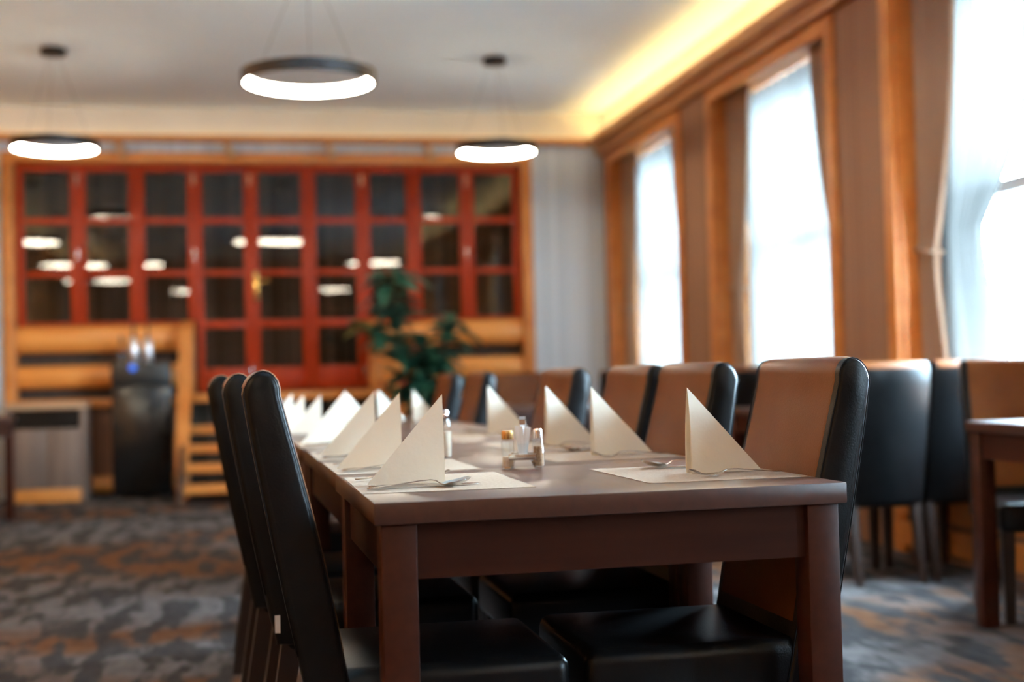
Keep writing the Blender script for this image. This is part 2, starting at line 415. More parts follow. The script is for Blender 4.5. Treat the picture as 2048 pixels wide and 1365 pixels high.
# log fronts left and right of the stairs
def log(x0, x1, zc, rz_, ry=.07):
    n = 14; bm = bmesh.new(); rings = []
    for k, x in enumerate((x0, x0 + .012, x1 - .012, x1)):
        s = .93 if k in (0, 3) else 1
        rings.append([(x, YB + .045 - math.cos(2 * math.pi * i / n) * ry * s, zc + math.sin(2 * math.pi * i / n) * rz_ * s) for i in range(n)])
    loft(bm, rings); return obj('log', bm, 'log', wall_b, smooth=True, angle=50)
for x0, x1 in ((SX0 + .002, -.50), (1.19, SX1 - .002)):
    log(x0, x1, 1.368, .118); log(x0, x1, 1.043, .100)
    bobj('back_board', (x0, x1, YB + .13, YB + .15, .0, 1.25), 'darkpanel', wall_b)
log(SX0 + .002, -.50, .10, .075)
bobj('ledge_board', (SX0 + .002, -.50, YB - .03, YB + .11, .775, .845), 'pine_x', wall_b, bev=.008)
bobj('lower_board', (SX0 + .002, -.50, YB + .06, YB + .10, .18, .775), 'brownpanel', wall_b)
log(1.19, SX1 - .002, .72, .085); log(1.19, SX1 - .002, .42, .085)

# glazed leaves: outer ones are fixed sashes above the logs, the four in the middle are door leaves
LEAF = [-1.925, -1.408, -.913, -.415, .073, .581, 1.070, 1.535, 2.028, 2.525]
ROWS = [(2.43, 2.835), (1.960, 2.375), (1.515, 1.914)]
leaf_words = ['first', 'second', 'third', 'fourth', 'fifth', 'sixth', 'seventh', 'eighth', 'ninth']
dn = wn = 0
for i in range(9):
    x0, x1 = LEAF[i] + .003, LEAF[i + 1] - .003
    door = 3 <= i <= 6
    cx = (x0 + x1) / 2; hw = (x1 - x0) / 2
    if door:
        dn += 1; nm = 'door_%d' % dn; zb = .885
        lab = 'red mahogany glazed door leaf, %s leaf from the left' % leaf_words[i]; cat = 'door'
    else:
        wn += 1; nm = 'window_%d' % (6 + wn); zb = 1.488
        lab = 'red mahogany glazed sash, %s leaf from the left' % leaf_words[i]; cat = 'window'
    lf = thing(nm, lab, cat, (cx, YB + .03, 0), math.radians([.8, -.5, .3, .9, -.8, .5, -.3, .9, -.6][i]), kind='structure')
    rows = list(ROWS)
    if door: rows.append((1.090, 1.445))
    st = .062; d0, d1 = -.022, .022
    for s in (-1, 1):
        bobj('stile', (s * hw - (st if s > 0 else 0), s * hw + (0 if s > 0 else st), d0, d1, zb, 2.90), 'mahog', lf, bev=.004)
    zs = sorted([zb] + [v for r in rows for v in r] + [2.90])
    for k in range(0, len(zs), 2):
        bobj('rail', (-hw + st + .0005, hw - st - .0005, d0 + .003, d1 - .003, zs[k], zs[k + 1]), 'mahog', lf, bev=.004)
    for za, zb_ in rows:
        bobj('pane', (-hw + st, hw - st, -.003, .003, za, zb_), 'screen_glass', lf)
    for zh in ((2.72, 2.06) if not door else (2.72, 1.0)):
        if i in (0, 2, 5, 7, 3):
            bm = bmesh.new(); tube(bm, [(hw - .006, d0 - .006, zh), (hw - .006, d0 - .006, zh + .09)], .011, 8)
            obj('hinge', bm, 'steel', lf, smooth=True, angle=60)
    if i == 3 or i == 4:
        sx = hw - .03 if i == 3 else -hw + .03
        if i == 4:
            bm = bmesh.new()
            box(bm, sx - .02, sx + .02, d0 - .008, d0, 1.68, 1.94, bev=.004)
            tube(bm, [(sx, d0 - .008, 1.86), (sx, d0 - .06, 1.86), (sx + .03, d0 - .065, 1.86), (sx + .12, d0 - .06, 1.855)], .011, 8)
            bmesh.ops.create_uvsphere(bm, u_segments=12, v_segments=8, radius=.026, matrix=Matrix.Translation((sx, d0 - .02, 1.77)))
            obj('handle', bm, 'brass', lf, smooth=True, angle=50)
        bobj('cover_strip', (hw - .014 if i == 3 else -hw - .01, hw + .01 if i == 3 else -hw + .014, d0 - .012, d0, .89, 2.89), 'mahog', lf, bev=.004)

# spot lamps on the beam
for i, x in enumerate((-1.042, -.119, .765, 1.652)):
    t = thing('spot_lamp', 'small spot lamp under the brown beam, %s from the left' % ['first', 'second', 'third', 'fourth'][i], 'lamp', (x, YB - .115, 3.085), group='spot lamps above the glazed screen')
    bm = bmesh.new(); box(bm, -.03, .03, -.005, .014, -.05, .045, bev=.004); obj('bracket', bm, 'beam', t, smooth=True, angle=40)
    bm = bmesh.new(); tube(bm, [(.0, -.01, -.03), (.015, -.045, -.06)], .009, 8); obj('arm', bm, 'brass', t, smooth=True)
    bm = bmesh.new(); tube(bm, [(.006, -.03, -.04), (.02, -.05, -.075), (.035, -.07, -.13)], [.018, .032, .040], 14); obj('lamp_head', bm, mat('satin_bronze', (.75, .52, .32), .35, metal=.6), t, smooth=True, angle=60)

# ------------------------------------------------------------------ staircase up to the glazed doors
st = thing('staircase', 'open wooden staircase with sloping handrails up to the glazed doors', 'stairs', (.35, 12.0, 0))
bobj('landing', (-.85, .84, -.18, .16, .80, .868), 'pine_x', st, bev=.008)
for k, (z, y) in enumerate(((.600, -.36), (.450, -.58), (.302, -.82), (.150, -1.06))):
    bobj('tread', (-.85, .84, y - .02, y + .24, z - .065, z), 'pine_x', st, bev=.008)
for s in (-1, 1):
    bm = bmesh.new(); x = -.87 if s < 0 else .86
    rings = [[(x - .02, y, z - hh), (x + .02, y, z - hh), (x + .02, y, z + hh), (x - .02, y, z + hh)] for y, z, hh in ((-1.10, .10, .10), (.0, .70, .10))]
    loft(bm, rings); obj('stringer', bm, 'darkpanel', st)
    bm = bmesh.new()
    xa = -.84 if s < 0 else .79; xb = -.87 if s < 0 else .90
    if s < 0: P = ((.13, 1.46), (-.02, 1.40), (-.30, .90), (-.74, .30)); hw = .055
    else: P = ((.13, 1.45), (-.02, 1.40), (-.30, 1.05), (-.74, .60)); hw = .06
    rings = []
    for k, (y, z) in enumerate(P):
        xx = xa + (xb - xa) * k / 3
        rings.append([(xx - hw, y - .03, z - .05), (xx + hw, y - .03, z - .05), (xx + hw, y + .03, z + .05), (xx - hw, y + .03, z + .05)])
    loft(bm, rings); obj('handrail', bm, 'pine', st)
    bobj('newel_post', (xb - .045, xb + .045, -.78, -.69, 0, .30 if s < 0 else .60), 'pine', st, bev=.01)
    bobj('newel_post', (xa - .05, xa + .05, .10, .18, .87, 1.44), 'pine', st, bev=.01)

tag(bobj('trim_4', (XL + .001, XL + .14, YR, YB - .11, 3.06, 3.12), 'beam', bev=.008), 'wooden cornice along the wall away from the windows', 'cornice', kind='structure')
tag(bobj('led_strip', (XL + .05, XL + .09, YR, YB - .3, 3.1202, 3.128), 'cove'), 'warm LED strip lying on the cornice away from the windows', 'LED strip', 'cove lighting strips')

# ------------------------------------------------------------------ ring lamps
def make_ring(R):
    t = thing('ring_lamp', '', 'lamp', group='ring lamps hanging from the ceiling')
    n = 64; H = .054
    bm = bmesh.new()      # glowing inner band
    prof = [(R - .014, H / 2 - .004), (R - .036, H / 2 - .004), (R - .036, H / 3), (R - .033, 0), (R - .028, -H / 4), (R - .020, -H / 2), (R - .014, -H / 2 + .001)]
    Rr = [[bm.verts.new((r * math.cos(2 * math.pi * i / n), r * math.sin(2 * math.pi * i / n), z)) for r, z in prof] for i in range(n)]
    for i in range(n):
        for k in range(len(prof)):
            a, b = Rr[i], Rr[(i + 1) % n]; j = (k + 1) % len(prof)
            bm.faces.new((a[k], a[j], b[j], b[k]))
    obj('diffuser', bm, 'glow', t, smooth=True, angle=50)
    bm = bmesh.new()      # dark outer rim, open to the inside
    prof = [(R, -H / 2 - .006), (R, H / 2 + .006), (R - .042, H / 2 + .006), (R - .042, H / 2 - .003), (R - .0135, H / 2 - .003), (R - .0135, -H / 2 - .001), (R - .020, -H / 2 - .001), (R - .020, -H / 2 - .006)]
    Rr = [[bm.verts.new((r * math.cos(2 * math.pi * i / n), r * math.sin(2 * math.pi * i / n), z)) for r, z in prof] for i in range(n)]
    for i in range(n):
        for k in range(len(prof)):
            a, b = Rr[i], Rr[(i + 1) % n]; j = (k + 1) % len(prof)
            bm.faces.new((a[k], a[j], b[j], b[k]))
    obj('housing', bm, 'black', t)
    return t
ringS, ringL = make_ring(.31), make_ring(.385)
def finish_ring(t, z):
    top = ZC - z
    for k in range(3):
        q = 2 * math.pi * k / 3 + .5; r = (.27 if t['size'] == 's' else .345)
        bm = bmesh.new(); tube(bm, [(r * math.cos(q), r * math.sin(q), .04), (.03 * math.cos(q), .03 * math.sin(q), top - .03)], .0012, 5)
        obj('cable', bm, 'black', t)
    bm = bmesh.new(); lathe(bm, [(.085, top - .0005), (.09, top - .01), (.09, top - .045), (.08, top - .05)], 28)
    obj('canopy', bm, 'black', t, smooth=True, angle=40)
ringS['size'] = 's'; ringL['size'] = 'l'
finish_ring(ringS, 2.70); finish_ring(ringL, 2.70)
ring_spots = [('s', -1.315, 10.1, 'glowing ring lamp hanging in front of the left end of the glazed screen'),
              ('s', 1.92, 10.1, 'glowing ring lamp hanging in front of the right end of the glazed screen'),
              ('l', .389, 7.78, 'large glowing ring lamp hanging over the long table, nearest and biggest in view'),
              ('s', -2.3, 7.78, 0), ('s', -1.315, 4.6, 0), ('s', 1.92, 4.6, 0), ('s', -2.3, 1.6, 0), ('s', -.9, -1.2, 0), ('s', 1.92, -1.2, 0), ('s', -2.3, 4.6, 0)]
used = set()
for k, x, y, lab in ring_spots:
    lab = lab or 'ring lamp hanging in the part of the room outside the picture'
    src = ringS if k == 's' else ringL
    if k not in used:
        used.add(k); src.location = (x, y, 2.70); src['label'] = lab
    else:
        dup(src, (x, y, 2.70), random.uniform(0, 2), lab)
for o in list(C.objects):
    if o.name.startswith('ring_lamp') and 'size' in o: del o['size']

# ------------------------------------------------------------------ tables
T0 = Vector((.208, 2.28, 0)); TA = math.radians(1.3); TW = .865
def tb(x, y, z=0):
    c, s = math.cos(TA), math.sin(TA)
    return Vector((T0.x + c * x - s * y, T0.y + s * x + c * y, z))
def make_table(name, label, loc, rz, wx, ly, group=None, mt='tabletop'):
    t = thing(name, label, 'table', loc, rz, group)
    bobj('tabletop', (0, wx, 0, ly, .712, .75), mt, t, bev=.0025)
    lw = .062
    ins = .012
    for sx in (0, 1):
        for sy in (0, 1):
            x = ins + sx * (wx - 2 * ins - lw); y = ins + sy * (ly - 2 * ins - lw)
            bobj('leg', (x, x + lw, y, y + lw, 0, .7119), 'table', t, bev=.003)
    for sy in (0, 1):
        y = ins + .012 + sy * (ly - 2 * ins - .024 - .022)
        bobj('apron', (ins + lw + .0005, wx - ins - lw - .0005, y, y + .022, .615, .7119), 'tablex', t)
    for sx in (0, 1):
        x = ins + .012 + sx * (wx - 2 * ins - .024 - .022)
        bobj('apron', (x, x + .022, ins + lw + .0005, ly - ins - lw - .0005, .615, .7119), 'table', t)
    return t
seg = [(0, .740), (.744, 1.95), (1.954, 3.15), (3.154, 4.35), (4.354, 5.10)]
lab_t = ['short dark walnut table at the near end of the long row', 'dark walnut table joined second in the long row', 'dark walnut table joined third in the long row',
         'dark walnut table joined fourth in the long row', 'short dark walnut table closing the far end of the long row']
for (a, b), lab in zip(seg, lab_t):
    p = tb(0 if a == 0 else (.006 if a < 1 else 0), a)
    make_table('dining_table', lab, p, TA, TW, b - a, 'tables pushed together in the long row')
make_table('dining_table', 'dark walnut table at the right edge beside the nearest window', (2.595, 3.30, 0), 0, .68, 1.25)
make_table('dining_table', 'dark table by the window behind the black chair seen from the rear', (2.63, 6.06, 0), 0, .64, 1.1)
make_table('dining_table', 'dark table in front of the pale striped wall, behind the right row of chairs', (1.58, 8.55, 0), 0, .85, .85)
make_table('dining_table', 'dark table cut by the left edge beside the wooden cabinet', (-2.52, 9.56, 0), 0, .86, .86)

# ------------------------------------------------------------------ chairs
CW = .44
def back_profile(off=0.0):
    """side outline of the backrest in x (forward), z; starts at rear bottom, goes up the rear, over the top, down the front"""
    P = []
    def rear(z): t = (.965 - z) / .60; return .112 * t ** 1.12 if t > 0 else 0
    def th(z): return .082 - .018 * min(1, max(0, (z - .36) / .6))
    for k in range(11):
        z = .36 + (.935 - .36) * k / 10; P.append((rear(z), z))
    cx = rear(.935) + th(.935) / 2; rx = th(.935) / 2
    for k in range(1, 10):
        q = math.pi - math.pi * k / 10
        P.append((cx + rx * math.cos(q) + .004 * math.sin(q), .935 + .044 * math.sin(q)))
    for k in range(11):
        z = .935 - (.935 - .36) * k / 10; P.append((rear(z) + th(z) + .010 * math.sin(math.pi * min(1, max(0, (.935 - z) / .5))), z))
    if off:
        Q = []; n = len(P)
        for i in range(n):
            a = Vector(P[i - 1]) if i else Vector(P[0]) * 2 - Vector(P[1]); b = Vector(P[i + 1]) if i < n - 1 else Vector(P[-1]) * 2 - Vector(P[-2])
            d = (b - a).normalized(); nrm = Vector((-d.y, d.x))
            Q.append(tuple(Vector(P[i]) + nrm * off))
        P = Q
    return P
def make_chair(label, panel=True):
    t = thing('dining_chair', label, 'chair', group='leather dining chairs')
    h = CW / 2
    bm = bmesh.new(); rings = []
    for y, off in ((-h, -.010), (-h + .003, -.004), (-h + .010, 0), (h - .010, 0), (h - .003, -.004), (h, -.010)):
        rings.append([(x, y, z) for x, z in back_profile(off)])
    loft(bm, rings); back = obj('backrest', bm, 'leather', t, smooth=True, angle=50)
    # seams along the two side faces
    for y in (-h + .004, h - .004):
        P = back_profile(-.001)
        bm = bmesh.new(); tube(bm, [(x, y, z) for x, z in P[2:]], 0.0014, 5); obj('seam', bm, 'seam', back, smooth=True)
        bm = bmesh.new(); tube(bm, [(x + .012, y - .0035 * (1 if y > 0 else -1) * -1, z) for x, z in P[1:10]], .0007, 5); obj('seam', bm, 'seam_l', back, smooth=True)
    if panel:  # thin brown layer over the front and top of the black backrest
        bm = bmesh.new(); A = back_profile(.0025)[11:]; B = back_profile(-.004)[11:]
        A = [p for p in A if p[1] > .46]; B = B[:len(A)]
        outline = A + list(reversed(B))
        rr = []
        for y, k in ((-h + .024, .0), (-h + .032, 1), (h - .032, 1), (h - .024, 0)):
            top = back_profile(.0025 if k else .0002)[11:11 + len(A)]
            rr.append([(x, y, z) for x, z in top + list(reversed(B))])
        loft(bm, rr); obj('front_panel', bm, 'brownfront', back, smooth=True, angle=50)['label'] = 'brown front of the backrest'
    bm = bmesh.new(); box(bm, .125, .585, -h + .004, h - .004, .335, .445, bev=.026, seg=4)
    for v in bm.verts:
        if v.co.z > .44: v.co.z += .006 * math.cos((v.co.x - .36) / .23 * 1.3) * math.cos(v.co.y / h * 1.3)
    obj('seat', bm, 'leather', t, smooth=True, angle=60)
    for sx, sy in ((0, -1), (0, 1), (1, -1), (1, 1)):
        y = sy * (h - .032); bm = bmesh.new()
        if sx: top = (.545, .36); bot = (.548, 0)
        else: top = (.150, .37); bot = (.085, 0)
        rings = []
        for (x, z), q in ((top, .024), (bot, .017)):
            rings.append([(x - q, y - q, z), (x + q, y - q, z), (x + q, y + q, z), (x - q, y + q, z)])
        loft(bm, rings); obj('leg', bm, 'leg', t)
    return t
ordn = ['nearest', 'second', 'third', 'fourth', 'fifth', 'sixth']
first = make_chair('x')
state = [False]
def chair(x, y, rz, label):
    if not state[0]:
        state[0] = True; first.location = (x, y, 0); first.rotation_euler = (0, 0, rz); first['label'] = label; return first
    return dup(first, (x, y, 0), rz, label)
PI = math.pi
# left row, facing the windows; y is the middle of the chair
left = []
for i, (x, y, a) in enumerate(((-.012, 2.62, .5), (-.060, 3.34, 1.3), (-.108, 3.86, 1.3), (-.13, 4.75, 0))):
    left.append(chair(x, y, math.radians(a), 'dark leather chair in the left row of the long table, %s to the camera' % ordn[i] if i else 'black leather chair nearest the camera on the left of the long table'))
for i, (x, y, a) in enumerate(((1.190, 2.64, 180), (1.180, 3.335, 181), (1.175, 3.86, 181), (1.165, 4.74, 183), (1.13, 6.30, 181), (1.10, 7.08, 181))):
    chair(x, y, math.radians(a), 'brown-fronted leather chair in the right row of the long table, %s to the camera' % ordn[i])
# chairs near the windows
ca = chair(2.755, 5.40, PI / 2, 'black leather chair seen squarely from behind, right of the nearest brown chair'); ca.scale = (1, .80, 1)
cb = chair(3.125, 5.42, PI / 2, 'black chair against the window wall, half hidden by the angled chair at the right edge'); cb.scale = (1, .76, 1)
chair(2.97, 7.80, PI / 2 - .03, 'black chair back showing just right of the second brown chair')
chair(2.83, 9.75, PI / 2, 'black chair back in front of the farthest window')
chair(3.075, 5.0, -PI / 2 - .29, 'dark angled chair facing the camera at the far end of the right edge table')
chair(2.05, 10.05, -PI / 2, 'dark chair behind the table in front of the pale striped wall')
chair(1.30, 9.0, 0.0, 'dark chair at the left side of the table in front of the pale striped wall')
tg = bobj('care_tag', (.109, .121, -.2225, -.2203, .388, .428), 'white', left[1])
tg['label'] = 'small white care tag'

# ------------------------------------------------------------------ place settings
def napkin_mesh(h=.175, wd=.152, sp=.017):
    """paper folded to a triangle and opened into a tent: sloping ridge, two faces, several layers"""
    bm = bmesh.new()
    for s in (-1, 1):
        for lay in range(3):
            o_ = lay * .0016; sh = 1 - lay * .012
            A = Vector((0, s * (.0006 + o_ * .2), h * sh)); T = Vector((-wd * sh, s * (.0008 + o_ * .3), .001))
            B = Vector((0, s * (sp - o_ * 2.0), .001))
            mid = [(A + B) / 2 + Vector((.002, s * .004, 0)), (T + B) / 2 + Vector((0, s * .006, 0))]
            th = Vector((0, s * .0007, 0))
            N_ = 6
            def surf(off):
                g = []
                for i in range(N_ + 1):
                    row = []
                    for j in range(N_ + 1 - i):
                        u, v = i / N_, j / N_; q = 1 - u - v
                        p = A * q + T * u + B * v + Vector((0, s * .006 * (4 * q * v + 2 * u * v), 0)) + off
                        row.append(bm.verts.new(p))
                    g.append(row)
                return g
            g1 = surf(Vector((0, 0, 0))); g2 = surf(-th)
            for g in (g1, g2):
                for i in range(N_):
                    for j in range(N_ - i):
                        bm.faces.new((g[i][j], g[i + 1][j], g[i][j + 1]))
                        if j < N_ - i - 1: bm.faces.new((g[i + 1][j], g[i + 1][j + 1], g[i][j + 1]))
            def rim(e1, e2):
                for k in range(len(e1) - 1):
                    bm.faces.new((e1[k], e1[k + 1], e2[k + 1], e2[k]))
            rim(g1[0], g2[0]); rim([r[0] for r in g1], [r[0] for r in g2]); rim([r[-1] for r in g1], [r[-1] for r in g2])
    return bm
nap_src = {}
def napkin(x, y, rz, label, flip=False, h=.175, wd=.152):
    key = (h, wd)
    if key not in nap_src:
        o = obj('napkin', napkin_mesh(h, wd), 'napkin', smooth=True, angle=30); nap_src[key] = o
    else:
        o = nap_src[key].copy(); C.objects.link(o)
    p = tb(x, y, .7515); o.location = p; o.rotation_euler = (0, 0, TA + rz + (PI if flip else 0))
    return tag(o, label, 'napkin', 'cream paper napkins folded to a point')

def flat_loft(rows, name, m_='steel'):
    """rows: (x, half width, z, thickness, cup)"""
    bm = bmesh.new(); rings = []
    for x, hw, z, th, cup in rows:
        ring = []
        for k in range(7):
            q = -1 + 2 * k / 6; ring.append((x, q * hw, z + cup * q * q + th))
        for k in range(7):
            q = 1 - 2 * k / 6; ring.append((x, q * hw, z + cup * q * q))
        rings.append(ring)
    loft(bm, rings); return bm
def spoon_bm():
    L = .2; rows = []
    for x, hw, z in ((0, .004, .003), (.004, .008, .003), (.02, .0095, .0035), (.06, .006, .008), (.10, .0038, .0125), (.122, .003, .0135), (.132, .0028, .0115), (.140, .006, .0055), (.146, .012, .0022), (.155, .0175, .0012), (.168, .0205, .0015), (.182, .0195, .0045), (.192, .015, .009), (.198, .009, .0125), (.2005, .003, .0145)):
        rows.append((x, hw, z, .0016, .0075 * min(1, max(0, (x - .138) / .014)) * (hw / .0205)))
    return flat_loft(rows, 'spoon')
def fork_bm():
    rows = []
    for x, hw, z in ((0, .004, .003), (.004, .0075, .003), (.02, .009, .0035), (.06, .0058, .008), (.10, .0036, .0118), (.118, .0032, .012), (.128, .0036, .009), (.136, .007, .0045), (.144, .0115, .002), (.152, .0125, .0012), (.158, .0128, .0014)):
        rows.append((x, hw, z, .0018, 0))
    bm = flat_loft(rows, 'fork')
    for k in range(4):
        yc = -.0108 + k * .0072; rings = []
        for x, z, q in ((.156, .0014, .0021), (.170, .0035, .0019), (.184, .0085, .0016), (.196, .0145, .0010)):
            rings.append([(x, yc - q, z), (x, yc + q, z), (x, yc + q, z + .0017), (x, yc - q, z + .0017)])
        loft(bm, rings)
    return bm
def knife_bm():
    rows = []
    for x, hw, z, th in ((0, .004, .001, .004), (.004, .0075, .0008, .005), (.03, .0085, .0008, .006), (.09, .0065, .0008, .006), (.104, .005, .0008, .005), (.112, .009, .0010, .0024), (.15, .0102, .0010, .002), (.195, .0088, .0010, .0018), (.212, .005, .0010, .0014), (.218, .001, .0010, .001)):
        rows.append((x, hw, z, th, 0))
    return flat_loft(rows, 'knife')
cut_src = {}
def cutlery(kind, x, y, rz, label):
    if kind not in cut_src:
        bm = {'spoon': spoon_bm, 'fork': fork_bm, 'knife': knife_bm}[kind]()
        o = obj(kind, bm, 'steel', smooth=True, angle=40); cut_src[kind] = o
    else:
        o = cut_src[kind].copy(); C.objects.link(o)
    o.location = tb(x, y, .7523); o.rotation_euler = (0, 0, TA + rz)
    return tag(o, label, kind, 'steel %s set at the long table' % {'spoon': 'spoons', 'fork': 'forks', 'knife': 'knives'}[kind])
mat_src = [None]
def placemat(x, y, rz, label):
    if mat_src[0] is None:
        bm = bmesh.new(); nx, ny = 10, 12; g = []
        for top in (0, 1):
            rows = []
            for i in range(nx + 1):
                r = []
                for j in range(ny + 1):
                    u = -.15 + .325 * i / nx; v = -.21 + .42 * j / ny
                    r.append(bm.verts.new((u, v, .0008 * top)))
                rows.append(r)
            g.append(rows)
            for i in range(nx):
                for j in range(ny): bm.faces.new((rows[i][j], rows[i + 1][j], rows[i + 1][j + 1], rows[i][j + 1]))
        edge = lambda rows: rows[0] + [r[-1] for r in rows[1:]] + list(reversed(rows[-1][:-1])) + [r[0] for r in reversed(rows[1:-1])]
        e0, e1 = edge(g[0]), edge(g[1])
        for k in range(len(e0)):
            j = (k + 1) % len(e0); bm.faces.new((e0[k], e0[j], e1[j], e1[k]))
        o = obj('placemat', bm, 'mat'); mat_src[0] = o
    else:
        o = mat_src[0].copy(); C.objects.link(o)
    o.location = tb(x, y, .7504); o.rotation_euler = (0, 0, TA + rz)
    return tag(o, label, 'placemat', 'beige paper placemats on the long table')

L_Y = [.372, .895, 1.43, 2.185]; R_Y = [.335, 1.04, 1.58, 2.48]
for i, y in enumerate(L_Y):
    w_ = ordn[i]
    placemat(.153, y + .02, random.uniform(-.01, .01) + (.0 if i else -.008), 'beige paper placemat on the left side of the long table, %s to the camera' % w_)
    napkin((.182, .168, .170, .164)[i], y - .004, (-.05, .02, -.02, .03)[i], 'pointed cream napkin on the left side of the long table, %s to the camera' % w_)
    cutlery('knife', .022, y - .098, .055, 'steel knife on the left side of the long table, %s to the camera' % w_)
    cutlery('spoon', .016, y - .128, .085, 'steel spoon on the left side of the long table, %s to the camera' % w_)
    cutlery('fork', .018, y + .115, .02, 'steel fork on the left side of the long table, %s to the camera' % w_)
for i, y in enumerate(R_Y):
    w_ = ordn[i]
    placemat(TW - .153, y + .02, PI + random.uniform(-.01, .01), 'beige paper placemat on the window side of the long table, %s to the camera' % w_)
    napkin((.680, .677, .692, .700)[i], y - .008, (.04, -.03, .03, 0)[i], 'pointed cream napkin on the window side of the long table, %s to the camera' % w_, True, wd=.160)
    cutlery('fork', TW - .022, y - .092, PI + .10, 'steel fork on the window side of the long table, %s to the camera' % w_)
    cutlery('knife', TW - .018, y + .150, PI - .06, 'steel knife on the window side of the long table, %s to the camera' % w_)
    cutlery('spoon', TW - .022, y + .185, PI - .02, 'steel spoon on the window side of the long table, %s to the camera' % w_)
for (x, y, rz, fl, lab) in ((.150, 3.07, .05, False, 'foremost of three pale napkins clustered at the far left of the long table'),
                           (.105, 3.39, .0, False, 'middle one of three pale napkins clustered at the far left of the long table'),
                           (.075, 3.74, .1, False, 'hindmost of three pale napkins clustered at the far left of the long table'),
                           (.664, 4.10, .1, True, 'small pointed napkin far along the window side of the long table'),
                           (.538, 4.44, .1, True, 'small pointed napkin at the far end, right of centre'),
                           (.372, 4.44, .0, True, 'small pointed napkin at the far end, showing between two left side napkins')):
    napkin(x, y, rz, lab, fl, .152, .135)
placemat(.16, 3.40, .02, 'beige paper placemat under the cluster of three far napkins')

# condiment stand
cp = tb(.418, .690, .7503)
t = thing('condiment_stand', 'small steel condiment stand with looped handle on the near walnut table', 'condiment stand', cp, TA - .30)
bm = bmesh.new()
pr = [(-.043, .0), (-.027, .001), (-.018, .020), (.018, .020), (.027, .001), (.043, .0)]
rings = [[(x, y, z) for x, z in pr] + [(x, y, z + .0015) for x, z in reversed(pr)] for y in (-.030, .030)]
loft(bm, rings); 
obj('base', bm, 'steel', t)
bm = bmesh.new()
box(bm, -.030, .030, -.036, -.0305, .0205, .034, bev=.001); box(bm, -.030, .030, .0305, .036, .0205, .034, bev=.001)
obj('rail', bm, 'steel', t, smooth=True, angle=40)
bm = bmesh.new(); pts = [(.0, .018, .0215), (.0, .018, .095), (.0, .016, .108), (.0, .008, .116), (.0, -.002, .116), (.0, -.006, .110), (.0, -.006, .098)]
rings = [[(x - .007, y, z), (x + .007, y, z), (x + .007, y + .0016, z + .0008), (x - .007, y + .0016, z + .0008)] for x, y, z in pts]
loft(bm, rings); obj('handle', bm, 'chrome', t)
def shaker(dx, dy, cap, fill, label, hgt, rr):
    p = cp + Vector((dx * math.cos(TA - .3) - dy * math.sin(TA - .3), dx * math.sin(TA - .3) + dy * math.cos(TA - .3), 0))
    s = thing('shaker', label, 'shaker', p + Vector((0, 0, .0018)), group='shakers in the condiment stand')
    n = 8 if cap == 'brasscap' else 20
    bm = bmesh.new()
    prof = [(rr * .9, .0005), (rr, .004), (rr, hgt * .40), (rr * .92, hgt * .52), (rr * .78, hgt * .72), (rr * .74, hgt * .76)] if cap != 'brasscap' else [(rr * .94, .0005), (rr, .004), (rr, hgt * .70), (rr * .92, hgt * .76)]
    lathe(bm, prof, n); obj('bottle', bm, 'vessel', s, smooth=True, angle=40)
    bm = bmesh.new(); f = .55 if cap != 'brasscap' else .30
    lathe(bm, [(rr * .80, .003), (rr * .86, .006), (rr * (.80 if f < .4 else .74), hgt * f)], n); obj('filling', bm, fill, s, smooth=True, angle=40)
    bm = bmesh.new(); c = rr * (.72 if cap != 'brasscap' else .93)
    lathe(bm, [(c * 1.02, hgt * .765), (c * 1.02, hgt * .96), (c * .9, hgt), (c * .3, hgt * 1.01)], 20); obj('cap', bm, cap, s, smooth=True, angle=35)
shaker(-.0345, -.004, 'brasscap', 'salt', 'square-shouldered glass shaker with a bronze cap, left in the condiment stand', .084, .0150)
shaker(.0335, .002, 'chrome', 'pepper', 'waisted glass shaker with a chrome cap, right in the condiment stand', .086, .0150)
ang = TA - .3
hold = thing('toothpick_holder', 'small glass holder of white wrapped toothpicks between the two shakers', 'holder', cp + Vector((math.sin(ang) * .009, -math.cos(ang) * .009, .0222)), ang)
bm = bmesh.new(); lathe(bm, [(.009, 0), (.011, .003), (.0125, .034)], 16); obj('glass', bm, 'vessel', hold, smooth=True, angle=40)
for k in range(7):
    q = 2 * PI * k / 7; bm = bmesh.new()
    p0 = Vector((.004 * math.cos(q), .003 * math.sin(q), .004)); p1 = Vector((.015 * math.cos(q), .007 * math.sin(q), .070 + .004 * math.sin(3 * q)))
    d = .0046
    loft(bm, [[p + Vector((-d, 0, 0)), p + Vector((0, -.0008, 0)), p + Vector((d, 0, 0)), p + Vector((0, .0008, 0))] for p in (p0, p1)])
    obj('toothpick', bm, 'white', hold)
# tall clear bottle half hidden by the nearest napkin
p = tb(.318, 1.165, .7505)
t = thing('glass_bottle', 'slender clear glass bottle half hidden behind the nearest left napkin', 'bottle', p)
bm = bmesh.new(); lathe(bm, [(.017, .0), (.019, .004), (.019, .085), (.013, .100), (.011, .104)], 20); obj('body', bm, 'vessel', t, smooth=True, angle=40)
bm = bmesh.new(); lathe(bm, [(.0135, .1045), (.0135, .122), (.011, .125)], 20); obj('cap', bm, 'chrome', t, smooth=True, angle=40)
bm = bmesh.new(); lathe(bm, [(.016, .004), (.0175, .008), (.0175, .07)], 20); obj('filling', bm, 'salt', t, smooth=True, angle=40)

